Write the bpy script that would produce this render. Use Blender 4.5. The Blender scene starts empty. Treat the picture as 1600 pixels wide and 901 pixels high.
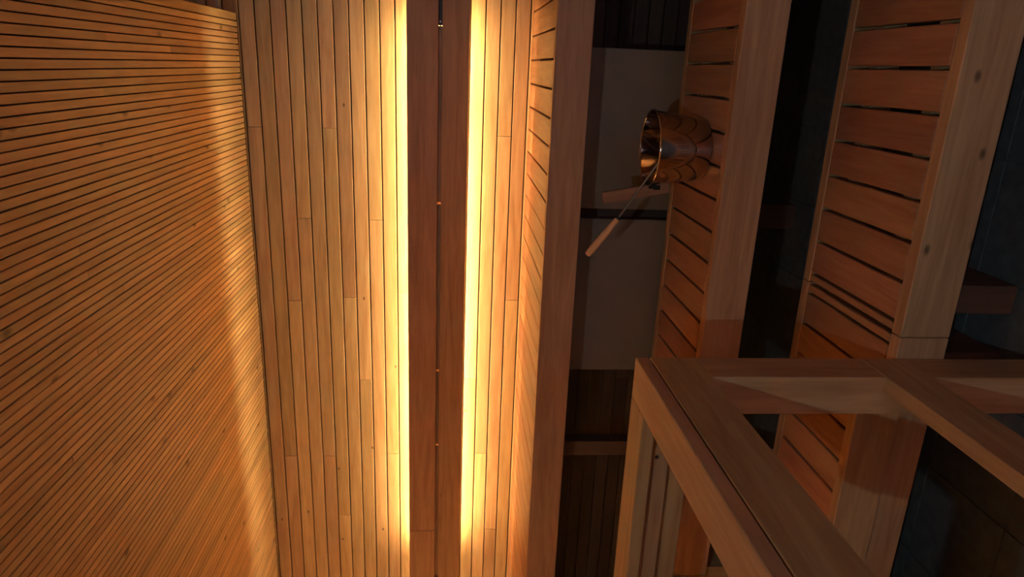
import bpy, bmesh, math, random
from mathutils import Vector, Matrix
random.seed(7)
S = bpy.context.scene
COL = S.collection
ZC = 1.42            # eye height of the camera above the floor; all z below are given relative to the eye

# ------------------------------------------------------------------ camera
cam_data = bpy.data.cameras.new('camera')
cam_data.sensor_fit = 'HORIZONTAL'; cam_data.sensor_width = 36.0
cam_data.lens = 36.0 * 1085.1 / 1600.0
cam_data.clip_start = 0.02
cam = bpy.data.objects.new('camera', cam_data); COL.objects.link(cam)
yaw, pit, rol = 0.309429715, -0.0862486222, 0.0143204732
cy, sy = math.cos(yaw), math.sin(yaw)
fwd = Vector((-sy*math.cos(pit), cy*math.cos(pit), math.sin(pit)))
rgt = Vector((cy, sy, 0)); upv = rgt.cross(fwd)
r2 = rgt*math.cos(rol) + upv*math.sin(rol); u2 = r2.cross(fwd)
# the phone was held on its side: the picture's right is the room's down
cam.matrix_world = Matrix(((-u2.x, r2.x, -fwd.x, 0), (-u2.y, r2.y, -fwd.y, 0),
                           (-u2.z, r2.z, -fwd.z, ZC), (0, 0, 0, 1)))
S.camera = cam

# ------------------------------------------------------------------ world, view
w = bpy.data.worlds.new('world'); S.world = w; w.use_nodes = True
w.node_tree.nodes['Background'].inputs[0].default_value = (0.35, 0.45, 0.75, 1)
w.node_tree.nodes['Background'].inputs[1].default_value = 0.12
S.view_settings.view_transform = 'Standard'; S.view_settings.look = 'None'
S.view_settings.gamma = 1.0; S.view_settings.use_curve_mapping = False
S.view_settings.exposure = 0.08

LED_STRENGTH = 106.0
SIDE_STRENGTH = 600.0
LED_COLOUR = (1.0, 0.80, 0.40)
LAMP_POWER = 35.0
LAMP_COLOUR = (0.60, 0.90, 0.96)
FILL_POWER = 9.0
FILL_COLOUR = (0.85, 0.72, 0.92)

# soft fill light, added behind the camera outside a made-up glass door
dl = bpy.data.lights.new('door_fill', 'AREA'); dl.shape = 'RECTANGLE'; dl.size = 0.8; dl.size_y = 1.9
dl.energy = FILL_POWER; dl.color = FILL_COLOUR
do = bpy.data.objects.new('door_fill', dl); COL.objects.link(do)
do.location = (0.85, -1.82, ZC - 0.42); do.rotation_euler = (math.radians(90), 0, 0)

# ------------------------------------------------------------------ materials
def new_mat(name):
    m = bpy.data.materials.new(name); m.use_nodes = True
    nt = m.node_tree; nt.nodes.clear()
    out = nt.nodes.new('ShaderNodeOutputMaterial'); b = nt.nodes.new('ShaderNodeBsdfPrincipled')
    nt.links.new(b.outputs[0], out.inputs[0])
    return m, nt, b

def wood(name, axis, light, dark, rough=0.5, knots=0.0, vary=0.22, grain=1.0, flat=None, ksize=0.11):
    """Timber with its grain along one local axis; every board gets its own shift and tone."""
    m, nt, b = new_mat(name)
    N, L = nt.nodes.new, nt.links.new
    tc = N('ShaderNodeTexCoord'); oi = N('ShaderNodeObjectInfo')
    off = N('ShaderNodeVectorMath'); off.operation = 'SCALE'; off.inputs[0].default_value = (37.3, 91.7, 53.1)
    L(oi.outputs['Random'], off.inputs['Scale'])
    add = N('ShaderNodeVectorMath'); add.operation = 'ADD'
    L(tc.outputs['Object'], add.inputs[0]); L(off.outputs[0], add.inputs[1])
    mp = N('ShaderNodeMapping')
    sc = [14.0, 14.0, 14.0]; sc['XYZ'.index(axis)] = 1.1
    mp.inputs['Scale'].default_value = sc
    L(add.outputs[0], mp.inputs['Vector'])
    n1 = N('ShaderNodeTexNoise'); n1.inputs['Scale'].default_value = 1.6; n1.inputs['Detail'].default_value = 4
    n1.inputs['Distortion'].default_value = 1.4
    L(mp.outputs[0], n1.inputs['Vector'])
    n2 = N('ShaderNodeTexNoise'); n2.inputs['Scale'].default_value = 9.0; n2.inputs['Detail'].default_value = 3
    L(mp.outputs[0], n2.inputs['Vector'])
    mx = N('ShaderNodeMath'); mx.operation = 'MULTIPLY_ADD'; mx.inputs[1].default_value = 0.45 * grain
    L(n2.outputs['Fac'], mx.inputs[0]); L(n1.outputs['Fac'], mx.inputs[2])
    rp = N('ShaderNodeValToRGB')
    rp.color_ramp.elements[0].position = 0.46; rp.color_ramp.elements[0].color = (*dark, 1)
    rp.color_ramp.elements[1].position = 0.92; rp.color_ramp.elements[1].color = (*light, 1)
    L(mx.outputs[0], rp.inputs['Fac'])
    # tone of the single board
    tone = N('ShaderNodeMapRange'); tone.inputs['To Min'].default_value = 1.0 - vary; tone.inputs['To Max'].default_value = 1.0 + vary*0.6
    L(oi.outputs['Random'], tone.inputs['Value'])
    hue = N('ShaderNodeMath'); hue.operation = 'MULTIPLY_ADD'; hue.inputs[1].default_value = 0.016; hue.inputs[2].default_value = 0.492
    fr = N('ShaderNodeMath'); fr.operation = 'MULTIPLY'; fr.inputs[1].default_value = 17.0
    L(oi.outputs['Random'], fr.inputs[0])
    fr2 = N('ShaderNodeMath'); fr2.operation = 'FRACT'; L(fr.outputs[0], fr2.inputs[0]); L(fr2.outputs[0], hue.inputs[0])
    hs = N('ShaderNodeHueSaturation'); L(rp.outputs[0], hs.inputs['Color']); L(tone.outputs[0], hs.inputs['Value']); L(hue.outputs[0], hs.inputs['Hue'])
    colour = hs.outputs[0]
    if knots:
        mk = N('ShaderNodeMapping'); ks = [9.0, 9.0, 9.0]; ks['XYZ'.index(axis)] = 5.0
        if flat: ks['XYZ'.index(flat)] = 0.0
        mk.inputs['Scale'].default_value = ks; L(add.outputs[0], mk.inputs['Vector'])
        vo = N('ShaderNodeTexVoronoi'); vo.inputs['Scale'].default_value = 1.0; 
        if flat:      # knots lie in the plane of the board's face
            vo.voronoi_dimensions = '2D'
            sx = N('ShaderNodeSeparateXYZ'); cx = N('ShaderNodeCombineXYZ'); L(mk.outputs[0], sx.inputs[0])
            for q, ax in enumerate([c for c in 'XYZ' if c != flat]): L(sx.outputs[ax], cx.inputs[q])
            L(cx.outputs[0], vo.inputs['Vector'])
        else:
            L(mk.outputs[0], vo.inputs['Vector'])
        kr = N('ShaderNodeMapRange'); kr.inputs['From Min'].default_value = 0.03; kr.inputs['From Max'].default_value = ksize
        kr.inputs['To Min'].default_value = 1.0; kr.inputs['To Max'].default_value = 0.0
        L(vo.outputs['Distance'], kr.inputs['Value'])
        sep = N('ShaderNodeSeparateColor'); L(vo.outputs['Color'], sep.inputs[0])
        gate = N('ShaderNodeMath'); gate.operation = 'GREATER_THAN'; gate.inputs[1].default_value = 1.0 - knots
        L(sep.outputs[0], gate.inputs[0])
        km = N('ShaderNodeMath'); km.operation = 'MULTIPLY'; L(kr.outputs[0], km.inputs[0]); L(gate.outputs[0], km.inputs[1])
        k2 = N('ShaderNodeMath'); k2.operation = 'MULTIPLY'; k2.inputs[1].default_value = 0.75; L(km.outputs[0], k2.inputs[0])
        mc = N('ShaderNodeMix'); mc.data_type = 'RGBA'
        L(k2.outputs[0], mc.inputs['Factor']); L(colour, mc.inputs['A']); mc.inputs['B'].default_value = (0.055, 0.022, 0.012, 1)
        colour = mc.outputs['Result']
    L(colour, b.inputs['Base Color'])
    b.inputs['Roughness'].default_value = rough
    b.inputs['Specular IOR Level'].default_value = 0.35
    bp = N('ShaderNodeBump'); bp.inputs['Strength'].default_value = 0.12; bp.inputs['Distance'].default_value = 0.002
    L(n2.outputs['Fac'], bp.inputs['Height']); L(bp.outputs[0], b.inputs['Normal'])
    return m

def plain(name, col, rough=0.5, metal=0.0, noise=0.0, scale=30.0, spec=0.5):
    m, nt, b = new_mat(name)
    b.inputs['Roughness'].default_value = rough; b.inputs['Metallic'].default_value = metal
    b.inputs['Specular IOR Level'].default_value = spec
    if noise:
        N, L = nt.nodes.new, nt.links.new
        tc = N('ShaderNodeTexCoord'); n = N('ShaderNodeTexNoise'); n.inputs['Scale'].default_value = scale; n.inputs['Detail'].default_value = 4
        L(tc.outputs['Object'], n.inputs['Vector'])
        rp = N('ShaderNodeValToRGB')
        rp.color_ramp.elements[0].position = 0.3; rp.color_ramp.elements[0].color = (*[c*(1-noise) for c in col], 1)
        rp.color_ramp.elements[1].position = 0.7; rp.color_ramp.elements[1].color = (*[c*(1+noise) for c in col], 1)
        L(n.outputs['Fac'], rp.inputs['Fac']); L(rp.outputs[0], b.inputs['Base Color'])
    else:
        b.inputs['Base Color'].default_value = (*col, 1)
    return m

def glow(name, col, strength):
    m = bpy.data.materials.new(name); m.use_nodes = True; nt = m.node_tree; nt.nodes.clear()
    o = nt.nodes.new('ShaderNodeOutputMaterial'); e = nt.nodes.new('ShaderNodeEmission')
    e.inputs[0].default_value = (*col, 1); e.inputs[1].default_value = strength
    nt.links.new(e.outputs[0], o.inputs[0]); return m

ALDER_L, ALDER_D = (0.63, 0.415, 0.215), (0.44, 0.255, 0.115)
BENCH_L, BENCH_D = (0.54, 0.300, 0.145), (0.37, 0.175, 0.078)
M_WALL = wood('alder_wall_board', 'X', ALDER_L, ALDER_D, 0.45, knots=0.08, flat='Y', ksize=0.05)
M_CEIL = wood('alder_ceiling_slat', 'Y', (0.70, 0.47, 0.25), (0.50, 0.295, 0.138), 0.42, knots=0.22, vary=0.24, flat='Z', ksize=0.12)
M_BX = wood('alder_bench_board_long', 'X', BENCH_L, BENCH_D, 0.5, knots=0.06, vary=0.12)
M_BY = wood('alder_bench_slat', 'Y', (0.48, 0.225, 0.112), (0.33, 0.128, 0.058), 0.45, knots=0.03, vary=0.2)
M_GY = wood('alder_rail', 'Y', BENCH_L, BENCH_D, 0.5, knots=0.04, vary=0.1)
M_BK = wood('knotty_front_board', 'X', BENCH_L, BENCH_D, 0.55, knots=0.5, vary=0.08, flat='Y', ksize=0.09)
M_BZ = wood('alder_upright', 'Z', BENCH_L, BENCH_D, 0.5, knots=0.03, vary=0.12)
M_CORE = plain('dark_backing', (0.085, 0.034, 0.016), 0.8, noise=0.3)
M_GAP = plain('black_shadow_gap', (0.006, 0.005, 0.005), 0.9, spec=0.1)
M_PANEL = plain('plywood_panel', (0.19, 0.13, 0.088), 0.65, noise=0.06, scale=8)
M_LEG = wood('shaded_leg', 'Z', (0.13, 0.06, 0.036), (0.09, 0.04, 0.024), 0.6)  # shade beneath the benches is put into this wood's colour
M_UNDER = wood('shaded_under_board', 'X', (0.075, 0.034, 0.02), (0.05, 0.021, 0.012), 0.6)  # wall boards below the top bench, coloured dark for the shade there
M_TILE = plain('slate_floor_tile', (0.090, 0.086, 0.088), 0.6, noise=0.25, scale=25)
M_GROUT = plain('floor_grout', (0.09, 0.09, 0.095), 0.85)
M_WHITE = plain('pale_trim', (0.62, 0.55, 0.45), 0.5)
M_STEEL = plain('warm_polished_steel', (0.50, 0.42, 0.38), 0.09, 1.0)
M_ROD = plain('dull_steel_rod', (0.33, 0.25, 0.20), 0.3, 1.0)
M_BLACK = plain('black_bracket', (0.02, 0.018, 0.017), 0.4, 0.6)
M_GRIP = wood('beech_grip', 'X', (0.95, 0.44, 0.21), (0.80, 0.33, 0.14), 0.5)
M_ASH = wood('handle_bar_wood', 'Z', (0.40, 0.19, 0.085), (0.26, 0.115, 0.048), 0.5)
M_LED = glow('warm_led', LED_COLOUR, LED_STRENGTH)
M_SIDE = glow('warm_led_side', LED_COLOUR, SIDE_STRENGTH)
M_LAMP = glow('lamp_lens', LAMP_COLOUR, 6.0)
M_GLASS, _nt, _b = new_mat('clear_glass')
_b.inputs['Transmission Weight'].default_value = 1.0; _b.inputs['Roughness'].default_value = 0.0; _b.inputs['IOR'].default_value = 1.1
_b.inputs['Base Color'].default_value = (0.92, 0.95, 0.95, 1)

# ------------------------------------------------------------------ helpers
def link(name, me, mat, parent=None, loc=(0, 0, 0), rot=None, label=None, kind=None):
    if not me.materials: me.materials.append(mat)
    o = bpy.data.objects.new(name, me); COL.objects.link(o)
    if parent is not None:
        o.parent = parent; o.location = Vector(loc) - parent.location
    else:
        o.location = loc
    if rot: o.rotation_euler = rot
    if label: o['label'] = label
    if kind: o['kind'] = kind
    return o

CACHE = {}
def box_mesh(name, dx, dy, dz, mat, bev):
    key = (name, round(dx, 4), round(dy, 4), round(dz, 4), mat.name, bev)
    if key in CACHE: return CACHE[key]
    bm = bmesh.new(); bmesh.ops.create_cube(bm, size=1.0)
    for v in bm.verts: v.co = Vector((v.co.x*dx, v.co.y*dy, v.co.z*dz))
    if bev:
        bmesh.ops.bevel(bm, geom=list(bm.edges), offset=min(bev, 0.45*min(dx, dy, dz)), segments=1, affect='EDGES')
    me = bpy.data.meshes.new(name); bm.to_mesh(me); bm.free()
    CACHE[key] = me
    return me

def box(name, x0, x1, y0, y1, z0, z1, mat, parent=None, bev=0.0015, label=None, kind=None):
    """A board given by its limits (z relative to the eye)."""
    me = box_mesh(name, x1-x0, y1-y0, z1-z0, mat, bev)
    return link(name, me, mat, parent, ((x0+x1)/2, (y0+y1)/2, ZC+(z0+z1)/2), None, label, kind)

def thing(name, label, cat, loc, group=None):
    o = bpy.data.objects.new(name, None); COL.objects.link(o)
    o.empty_display_size = 0.1
    o.location = (loc[0], loc[1], ZC+loc[2]); o['label'] = label; o['category'] = cat
    if group: o['group'] = group
    return o

def lathe(bm, prof, n=48, close=False):
    rings = []
    for r, z in prof:
        if r < 1e-6: rings.append([bm.verts.new((0, 0, z))])
        else: rings.append([bm.verts.new((r*math.cos(2*math.pi*i/n), r*math.sin(2*math.pi*i/n), z)) for i in range(n)])
    for a, b in zip(rings[:-1], rings[1:]):
        for i in range(n):
            j = (i+1) % n
            if len(a) == 1: bm.faces.new((a[0], b[j], b[i])) if len(b) > 1 else None
            elif len(b) == 1: bm.faces.new((a[i], a[j], b[0]))
            else: bm.faces.new((a[i], a[j], b[j], b[i]))
    bmesh.ops.recalc_face_normals(bm, faces=bm.faces)

def tube(bm, pts, rads, n=14):
    pts = [Vector(p) for p in pts]; rings = []
    ref = Vector((0.13, 0.31, 0.94)).normalized()
    for i, p in enumerate(pts):
        t = (pts[min(i+1, len(pts)-1)] - pts[max(i-1, 0)]).normalized()
        a = t.cross(ref).normalized(); b = t.cross(a).normalized()
        rings.append([bm.verts.new(p + (a*math.cos(2*math.pi*k/n) + b*math.sin(2*math.pi*k/n))*rads[i]) for k in range(n)])
    for a, b in zip(rings[:-1], rings[1:]):
        for k in range(n): bm.faces.new((a[k], a[(k+1) % n], b[(k+1) % n], b[k]))
    bm.faces.new(rings[0]); bm.faces.new(rings[-1][::-1])
    bmesh.ops.recalc_face_normals(bm, faces=bm.faces)

def to_mesh(name, bm, smooth=True):
    me = bpy.data.meshes.new(name); bm.to_mesh(me); bm.free()
    if smooth:
        for p in me.polygons: p.use_smooth = True
        me.set_sharp_from_angle(angle=math.radians(40))
    return me

# ------------------------------------------------------------------ the room shell
XL, XR, YF, YB = -3.62, 1.62, -1.70, 3.2
FLOOR, CEIL, HIGH = -1.42, 0.9115, 1.36

floor = box('floor', XL, XR, YF, YB+0.10, FLOOR-0.10, FLOOR-0.006, M_GROUT, bev=0, kind='structure')
TS = 0.30
nx, ny = int((XR-XL)/TS), int((YB-YF)/TS)
for i in range(nx):
    for j in range(ny):
        x, y = XR - i*TS, YB - j*TS
        box('tile', x-TS+0.003, x, y-TS+0.003, y, FLOOR-0.007, FLOOR, M_TILE, floor, bev=0.001)

wall_back = box('wall_back', XL, XR, YB+0.015, YB+0.10, FLOOR, HIGH, M_CORE, bev=0, kind='structure')
PITCH = 0.0648
JOINTS = {0: [-0.295], 1: [-1.939], 2: [-1.10], 3: [-0.70, -2.72], 4: [-1.941], 5: [-0.29, -2.30], 6: [-1.08], 7: [-1.511], 8: [-0.70], 9: [-1.932],
          10: [-1.05], 12: [-0.9], 13: [-1.9], 15: [-1.506], 16: [-1.93], 17: [-0.3, -2.4], 18: [-1.083]}
k = -7
while True:
    zt = 0.9071 - PITCH*k
    if zt - PITCH < FLOOR - 0.03: break
    js = JOINTS.get(k, [random.choice((-0.7, -1.1, -1.5, -1.93))])
    xs = [XR] + js + [XL]
    for a, b_ in zip(xs[:-1], xs[1:]):
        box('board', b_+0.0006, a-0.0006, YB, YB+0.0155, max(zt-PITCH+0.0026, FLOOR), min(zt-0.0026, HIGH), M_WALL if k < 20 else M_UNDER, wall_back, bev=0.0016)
    k += 1

wall_left = box('wall_left', XL-0.1, XL, YF, YB+0.1, FLOOR, HIGH, M_WALL, bev=0, kind='structure')
wall_right = box('wall_right', XR, XR+0.1, YF, YB+0.1, FLOOR, HIGH, M_WALL, bev=0, kind='structure')
# unseen wall behind the camera, with a glass door added for the fill light
DX0, DX1, DZ1 = 0.40, 1.30, 0.58
bm = bmesh.new()
for (a, b_, c, d) in ((XL, DX0, FLOOR, HIGH), (DX1, XR, FLOOR, HIGH), (DX0, DX1, DZ1, HIGH)):
    r = bmesh.ops.create_cube(bm, size=1.0)
    for v in r['verts']:
        v.co = Vector(((a+b_)/2 + v.co.x*(b_-a), YF-0.05 + v.co.y*0.1, ZC+(c+d)/2 + v.co.z*(d-c)))
link('wall_front', to_mesh('wall_front', bm, False), M_WALL, kind='structure')
door = box('added_door_1', DX0, DX1, YF-0.06, YF-0.05, FLOOR, DZ1, M_GLASS, bev=0, kind='structure')
for (a, b_, c, d) in ((DX0, DX0+0.05, FLOOR, DZ1), (DX1-0.05, DX1, FLOOR, DZ1), (DX0+0.05, DX1-0.05, DZ1-0.05, DZ1)):
    box('door_frame', a, b_, YF-0.09, YF+0.01, c, d, M_BZ, door)
bm = bmesh.new(); tube(bm, [(0, 0, -0.2), (0, 0, 0.2)], [0.015, 0.015])
link('door_handle', to_mesh('door_handle', bm), M_BZ, door, (DX0+0.12, YF-0.02, ZC-0.35))

# lowered slatted ceiling; over the right-hand part of the room the ceiling is higher
ceiling = box('ceiling', XL, 0.167, YF, YB-0.012, CEIL+0.012, CEIL+0.030, M_CORE, bev=0, kind='structure')
box('ceiling_high', XL, XR, YF-0.1, YB+0.1, HIGH, HIGH+0.1, M_WALL, bev=0, kind='structure').name = 'ceiling_2'
box('edge_strip', 0.1395, 0.169, YF, YB-0.020, CEIL, CEIL+0.034, M_CEIL, ceiling)
SP = 0.0229
x = 0.1345; n = 0
while x - SP > XL:
    cuts = [YF]
    if random.random() < 0.35: cuts.append(random.uniform(1.3, 3.0))
    cuts.append(YB-0.020 + random.uniform(-0.002, 0.002))
    for a, b_ in zip(cuts[:-1], cuts[1:]):
        dz = random.uniform(-0.0006, 0.0006)
        box('slat', x-SP+0.0040, x, round(a, 3)+0.0004, round(b_, 3)-0.0004, CEIL+dz, CEIL+0.013, M_CEIL, ceiling, bev=0)
    x -= SP
box('gap_shade_strip', XL, 0.167, YB-0.0195, YB-0.0002, CEIL+0.004, CEIL+0.011, M_GAP, bev=0, kind='structure')  # black strip stands in for shade in the gap between ceiling and wall
box('trim_1', 0.19, XR, YB-0.012, YB, 0.984, 0.994, M_WHITE, bev=0, kind='structure')

# ------------------------------------------------------------------ backrest and the LED strips behind it
backrest = thing('backrest', 'two-board wooden backrest along the back wall, lit from behind', 'backrest', (-1.2, 3.1, -0.07))
BY0, BY1 = 3.060, 3.088
for z0, z1, cuts in ((0.0710, 0.2010, [0.9, -2.30, XL+0.02]), (-0.0584, 0.0548, [0.9, XL+0.02])):
    for a, b_ in zip(cuts[:-1], cuts[1:]):
        box('board', b_+0.0004, a-0.0004, BY0, BY1, z0, z1, M_BX, backrest, bev=0.002)
segs = [(-0.585, 0.150), (-1.402, -0.597), (-1.806, -1.414), (-2.60, -1.818), (XL+0.03, -2.612)]
for a, b_ in segs:
    box('batten', a, b_, BY1, BY1+0.018, 0.030, 0.098, M_BX, backrest, bev=0.001)
for xx in (-0.591, -1.408, -1.812, -2.606, -3.3):
    box('spacer_block', xx-0.014, xx+0.014, BY1+0.0184, YB-0.001, 0.035, 0.098, M_BZ, backrest, bev=0.001)
box('bracket_gap_shade', 0.153, 0.890, BY1+0.004, BY1+0.012, 0.040, 0.088, M_BLACK, backrest, bev=0, label='black metal mount stretched to darken the gap')  # small metal mount stretched into a black strip for the gap's shade
bm = bmesh.new(); lathe(bm, [(0, 0.003), (0.004, 0.002), (0.005, 0), (0, 0)], 14)
link('screw', to_mesh('screw', bm), M_STEEL, backrest, (0.168, BY1+0.0035, ZC+0.064), (math.radians(90), 0, 0))

def led(x0, x1, y, z, label, group):
    t = thing('led_strip', label, 'light', ((x0+x1)/2, y, z), group)
    box('channel', x0, x1, y-0.0115, y+0.008, z-0.004, z, M_BLACK, t, bev=0)
    box('diffuser', x0+0.002, x1-0.002, y-0.002, y+0.002, z, z+0.028, M_LED, t, bev=0, label='glowing warm white diffuser')
    return t
led(-2.43, 0.20, 3.116, 0.114, 'long warm LED strip behind the upper backrest board, shining up the wall', 'LED strips behind the backrest')
t = led(-2.43, 0.20, 3.116, 0.0286, 'long warm LED strip behind the lower backrest board, shining down the wall', 'LED strips behind the backrest')
t.rotation_euler = (math.pi, 0, 0)
led(-3.55, -2.90, 3.116, 0.114, 'short warm LED strip at the left end behind the upper board', 'LED strips behind the backrest')
t = led(-3.55, -2.90, 3.116, 0.0286, 'short warm LED strip at the left end behind the lower board', 'LED strips behind the backrest')
t.rotation_euler = (math.pi, 0, 0)

# the same backrest turns the corner and runs along the left wall, outside the picture
side = thing('backrest', 'two-board wooden backrest along the left wall', 'backrest', (XL+0.1, 1.6, -0.07))
SX0, SX1 = XL+0.0725, XL+0.100
for z0, z1 in ((0.0720, 0.2035), (-0.0592, 0.0555)):
    box('board', SX0, SX1, -0.30, BY0-0.10, z0, z1, M_BY, side, bev=0.002)
for yy in (-0.2, 0.6, 1.4, 2.2, 2.9):
    box('spacer_block', XL+0.001, SX0-0.0004, yy-0.02, yy+0.02, 0.0, 0.12, M_BZ, side, bev=0.001)
def led_side(z, flip, label):
    t = thing('led_strip', label, 'light', (XL+0.06, 1.3, z), 'LED strips on the left wall')
    box('channel', XL+0.054, XL+0.0715, -0.28, BY0-0.12, z-0.004, z, M_BLACK, t, bev=0)
    box('diffuser', XL+0.058, XL+0.062, -0.278, BY0-0.122, z, z+0.012, M_SIDE, t, bev=0, label='glowing warm white diffuser')
    if flip: t.rotation_euler = (0, math.pi, 0); t.location.x = XL+0.06
led_side(0.170, False, 'long warm LED strip on the left wall behind the upper board')
led_side(-0.026, True, 'long warm LED strip on the left wall behind the lower board')

# ------------------------------------------------------------------ benches
BT = 0.036           # thickness of the front and back boards
BH = 0.122           # their height
ST = 0.024           # slat thickness
def bench(label, x0, x1, yf, yb, zt, gaps, gw, group=None, front_gap=0.003, ft=BT, bt=BT, front=None):
    t = thing('sauna_bench', label, 'bench', ((x0+x1)/2, (yf+yb)/2, zt-BH), group)
    box('front_board', x0, x1, yf, yf+ft, zt-BH, zt, front or M_BX, t, bev=0.002)
    box('back_board', x0, x1, yb-bt, yb, zt-BH, zt, M_BX, t, bev=0.002)
    for g0, g1 in zip(gaps[:-1], gaps[1:]):
        a, b_ = min(g0, g1), max(g0, g1)
        dz = random.uniform(-0.0008, 0.0008)
        box('slat', a+gw/2, b_-gw/2, yf+ft+front_gap, yb-bt-0.001, zt-ST-0.001+dz, zt-0.001+dz, M_BY, t, bev=0.002)
    for y in (yf+ft+0.06, yb-bt-0.10):
        box('bearer', x0+0.002, x1-0.002, y, y+0.04, zt-ST-0.060, zt-ST-0.0018, M_BX, t, bev=0.001)
    return t
def gap_list(start, pitch, lo, hi, first=None):
    g = [start]
    while g[-1] - pitch > lo + 0.02: g.append(g[-1]-pitch)
    g.append(lo)
    up = []
    v = start + pitch
    while v < hi - 0.02: up.append(v); v += pitch
    return [hi] + up[::-1] + g

# upper bench
ZU, YUF, YUB = -0.328, 2.398, 3.199
upper = bench('deep top bench below the glowing backrest, its slats lit yellow at the wall', XL+0.01, XR-0.01, YUF, YUB, ZU,
              gap_list(-0.066, 0.0973, XL+0.012, XR-0.012), 0.007, front_gap=0.006, ft=0.034, bt=0.05)
# middle bench: two units that meet left of the bucket, hidden by the guard
ZM, YMF, YMB = -0.764, 1.920, 2.400
mid = bench('middle bench with the metal bucket on it', -1.642, XR-0.01, YMF, YMB, ZM,
            gap_list(-0.061, 0.0955, -1.640, XR-0.012), 0.008, 'middle bench row')
mid2 = bench('middle bench continuing left, seen between the arms of the wooden guard', XL+0.01, -1.644, YMF, YMB, ZM,
             gap_list(-1.73, 0.0955, XL+0.012, -1.646), 0.008, 'middle bench row')
# lower bench: two units, joint beside the guard's post
ZL_, YLF, YLB = -1.049, 1.4392, 1.9195
low = bench('lowest bench in the open, right of the wooden guard', -0.567, XR-0.01, YLF, YLB, ZL_,
            gap_list(-0.061, 0.0956, -0.566, XR-0.012), 0.009, 'lowest bench row', front=M_BK)
low2 = bench('lowest bench continuing left behind the wooden guard', XL+0.01, -0.569, YLF, YLB, ZL_,
             gap_list(-0.598, 0.0956, XL+0.012, -0.570), 0.008, 'lowest bench row')

# supports
PY = 2.66
for a, b_ in ((-0.516, 0.081), (-1.206, -0.557)):
    box('support_panel', a, b_, PY, PY+0.02, -1.12, ZU-ST-0.062, M_PANEL, upper, bev=0.001, label='flat plain panel under the bench')
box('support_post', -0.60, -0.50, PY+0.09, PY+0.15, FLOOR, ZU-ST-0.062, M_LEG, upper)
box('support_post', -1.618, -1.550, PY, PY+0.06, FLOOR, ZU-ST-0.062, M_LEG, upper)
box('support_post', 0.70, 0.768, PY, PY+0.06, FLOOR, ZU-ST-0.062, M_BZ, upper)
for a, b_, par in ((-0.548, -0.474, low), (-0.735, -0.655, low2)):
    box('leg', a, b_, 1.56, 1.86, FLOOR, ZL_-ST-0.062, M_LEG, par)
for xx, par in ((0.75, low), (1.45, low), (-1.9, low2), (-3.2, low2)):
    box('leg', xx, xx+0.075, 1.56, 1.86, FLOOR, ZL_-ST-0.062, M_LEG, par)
for xx in (-1.75, -2.6, -3.5):
    box('leg', xx, xx+0.075, 2.0, 2.3, FLOOR, ZM-ST-0.062, M_BZ, mid2)
for xx in (-1.45, 1.2):
    box('leg', xx, xx+0.075, 2.0, 2.3, FLOOR, ZM-ST-0.062, M_BZ, mid)

# ------------------------------------------------------------------ guard railing (lower left foreground)
GX0, GX1, GY0, GY1, GT = -1.75, -0.620, 0.34, 1.438, -0.4206
CW = 0.098; TB = GT-0.143
guard = thing('guard_railing', 'wooden corner guard railing with wide top rail in the left foreground', 'railing', (-1.1, 1.0, FLOOR))
for (px0, py0) in ((GX1-0.090, GY1-0.106), (GX1-0.090, GY0), (GX0, GY1-0.106), (GX0, GY0)):
    box('post', px0, px0+0.090, py0, py0+0.106, FLOOR, TB-0.0004, M_BZ, guard, bev=0.002)
# top cap, mitred corner kept simple: the long arm runs through to the corner
box('cap_rail', GX1-CW, GX1, GY0, GY1, GT-0.030, GT, M_GY, guard, bev=0.002)
box('cap_rail', GX0, GX1-CW-0.0004, GY1-0.106, GY1, GT-0.030, GT, M_BX, guard, bev=0.002)
box('cap_rail', GX0, GX1-CW-0.0004, GY0, GY0+0.106, GT-0.030, GT, M_BX, guard, bev=0.002)
box('top_board', GX1-BT, GX1, GY0, GY1, TB, GT-0.0325, M_GY, guard, bev=0.002)
box('top_board', GX0, GX1-BT-0.0006, GY1-BT, GY1, TB, GT-0.0325, M_BX, guard, bev=0.002)
box('batten', GX0, GX1-BT-0.036, GY1-BT-0.034, GY1-BT-0.0004, GT-0.082, GT-0.0325, M_BX, guard, bev=0.001)
box('batten', GX1-BT-0.034, GX1-BT-0.0004, GY0, GY1-BT-0.036, GT-0.082, GT-0.0325, M_GY, guard, bev=0.001)
LB0, LB1 = -1.066, -0.9585
box('lower_board', GX1-0.034, GX1+0.0012, GY0+0.002, GY1-0.001, LB0, LB1, M_GY, guard, bev=0.002)
box('lower_board', GX0+0.091, GX1-0.091, GY1-0.032, GY1, LB0, LB1, M_BX, guard, bev=0.002)
bm = bmesh.new(); lathe(bm, [(0, 0.0032), (0.003, 0.0030), (0.0055, 0.0), (0, 0)], 16)
link('screw', to_mesh('screw', bm), M_ROD, guard, (-0.8386, GY1-BT-0.034, ZC-0.474), (math.radians(90), 0, 0))

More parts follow.
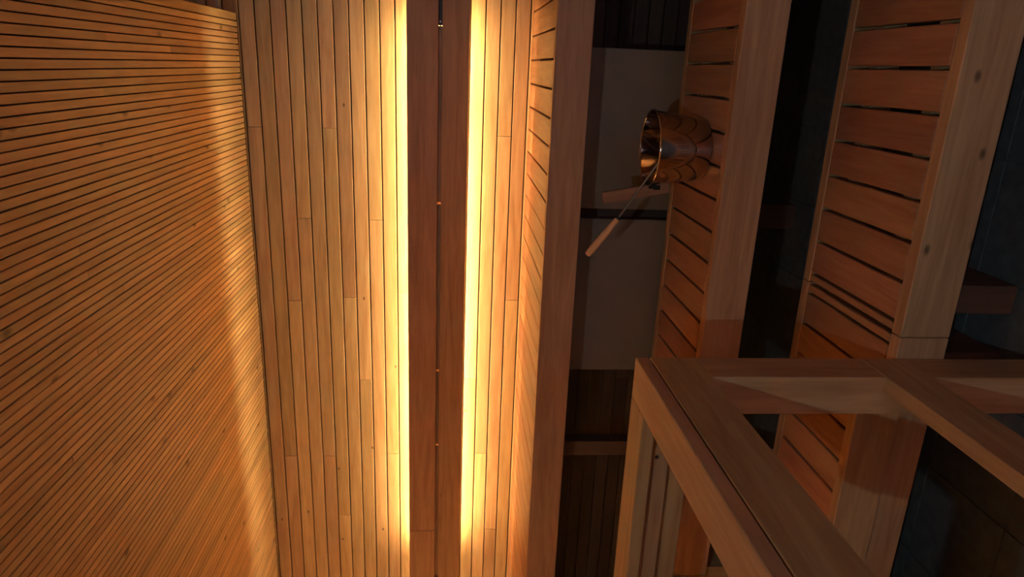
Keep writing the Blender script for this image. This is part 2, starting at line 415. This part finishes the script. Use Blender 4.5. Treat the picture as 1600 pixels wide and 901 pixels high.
# ------------------------------------------------------------------ bucket and ladle
BX, BYc, BZ = -0.219, 2.125, ZM-0.0002
H, R0, R1 = 0.165, 0.0920, 0.1145
bucket = thing('sauna_bucket', 'shiny metal sauna bucket standing on the middle bench', 'bucket', (BX, BYc, BZ))
bm = bmesh.new()
lathe(bm, [(0, 0.004), (R0-0.008, 0.004), (R0-0.004, 0.0), (R0, 0.003), (R0+0.001, 0.008), (R1, H-0.003), (R1-0.0012, H-0.003), (R0, 0.009), (R0-0.004, 0.0062), (0, 0.006)], 72)
link('bucket_body', to_mesh('bucket_body', bm), M_STEEL, bucket, (BX, BYc, ZC+BZ))
bm = bmesh.new()
ring = []
lathe(bm, [(R1-0.0005+0.0030*math.cos(a*math.pi/4), H-0.002+0.0030*math.sin(a*math.pi/4)) for a in range(9)], 72)
link('rim', to_mesh('rim', bm), M_STEEL, bucket, (BX, BYc, ZC+BZ), label='rolled bright rim')
# straight wooden carrying bar on the left side of the bucket, held by a black clip
P0, P1 = Vector((-0.336, 2.115, -0.668)), Vector((-0.377, 2.115, -0.463))
d = (P1-P0); L_ = d.length
bm = bmesh.new(); bmesh.ops.create_cube(bm, size=1.0)
for v in bm.verts:
    tap = 0.5 if (v.co.z < 0 and v.co.x > 0) else 1.0
    v.co = Vector((v.co.x*0.020*tap, v.co.y*0.036, v.co.z*L_))
bmesh.ops.bevel(bm, geom=list(bm.edges), offset=0.002, segments=2, affect='EDGES')
o = link('carrying_bar', to_mesh('carrying_bar', bm, False), M_ASH, bucket, (P0+P1)/2 + Vector((0, 0, ZC)), label='straight wooden carrying bar')
o.rotation_mode = 'QUATERNION'; o.rotation_quaternion = d.normalized().to_track_quat('Z', 'Y')
bm = bmesh.new()
for (a, b_, c, dd, e, f) in ((-0.122, -0.108, -0.026, 0.026, H-0.024, H-0.004), (-0.126, -0.112, -0.020, 0.020, H-0.040, H-0.020), (-0.112, -0.102, -0.026, 0.026, H-0.012, H+0.004)):
    r = bmesh.ops.create_cube(bm, size=1.0)
    for v in r['verts']:
        v.co = Vector(((a+b_)/2+v.co.x*(b_-a), (c+dd)/2+v.co.y*(dd-c), (e+f)/2+v.co.z*(f-e)))
link('clip', to_mesh('clip', bm, False), M_BLACK, bucket, (BX, BYc, ZC+BZ), label='black clip on the rim')

ladle = thing('ladle', 'ladle with a turned wooden grip leaning in the metal bucket', 'ladle', (-0.17, 2.06, -0.755))
def ray(a, b_, y): return Vector((a*y, y, b_*y))
tip = ray(-0.2648, -0.2028, 2.14); neck = ray(-0.2089, -0.2441, 2.118); low_p = ray(-0.1034, -0.3104, 2.062)
foot = low_p + (low_p-neck).normalized()*0.022
bowl_c = Vector((-0.178, 2.078, -0.752))
ol = Vector((0, 0, ZC)); base = ladle.location
bm = bmesh.new(); tube(bm, [p - base + ol for p in (neck + (tip-neck)*0.10, neck, low_p, foot, foot + Vector((-0.002, 0.006, -0.02)), bowl_c + Vector((0.020, -0.012, 0.030)))], [0.0032]*6, 10)
link('rod', to_mesh('rod', bm), M_ROD, ladle, base)
dv = (tip-neck); L_ = dv.length
bm = bmesh.new()
prof = [(0, -L_/2), (0.0075, -L_/2), (0.0090, -L_/2+0.006), (0.0108, -L_*0.1), (0.0118, L_*0.2), (0.0112, L_/2-0.012), (0.0095, L_/2-0.002), (0.0085, L_/2), (0, L_/2)]
lathe(bm, prof, 24)
bm.transform(Matrix.Rotation(math.radians(90), 4, 'Y'))
o = link('grip', to_mesh('grip', bm), M_GRIP, ladle, (tip+neck)/2 + ol, label='turned reddish wooden grip')
o.rotation_mode = 'QUATERNION'; o.rotation_quaternion = dv.normalized().to_track_quat('X', 'Z')
bm = bmesh.new(); tube(bm, [neck - dv*0.05 - base + ol, neck + dv*0.02 - base + ol], [0.0060, 0.0078], 16)
link('collar', to_mesh('collar', bm), M_BLACK, ladle, base)
bm = bmesh.new()
lathe(bm, [(0, -0.004), (0.015, -0.003), (0.025, 0.006), (0.030, 0.022), (0.029, 0.022), (0.024, 0.007), (0.014, -0.001), (0, -0.002)], 28)
link('bowl', to_mesh('bowl', bm), M_STEEL, ladle, bowl_c + ol)

# ------------------------------------------------------------------ ceiling spot behind the camera
LX, LY, LZ = -0.20, -1.02, 0.905
lamp = thing('ceiling_spot', 'small round spot lamp under the slatted ceiling', 'lamp', (LX, LY, LZ))
bm = bmesh.new(); lathe(bm, [(0, 0.0), (0.045, 0.0), (0.045, -0.022), (0.036, -0.022), (0.034, -0.012), (0, -0.012)], 32)
link('housing', to_mesh('housing', bm), M_BLACK, lamp, (LX, LY, ZC+LZ+0.006))
bm = bmesh.new(); lathe(bm, [(0, -0.013), (0.033, -0.013), (0.033, -0.015), (0, -0.017)], 24)
link('lens', to_mesh('lens', bm), M_LAMP, lamp, (LX, LY, ZC+LZ+0.006))
ld = bpy.data.lights.new('spot_beam', 'SPOT'); ld.energy = LAMP_POWER; ld.color = LAMP_COLOUR
ld.spot_size = math.radians(110); ld.spot_blend = 0.6; ld.shadow_soft_size = 0.02
lo = bpy.data.objects.new('spot_beam', ld); COL.objects.link(lo); lo.parent = lamp
lo.location = (0, 0, -0.03)
aim = Vector((-0.2, 1.9, -0.9)) - Vector((LX, LY, LZ-0.03))
lo.rotation_mode = 'QUATERNION'; lo.rotation_quaternion = aim.to_track_quat('-Z', 'Y')
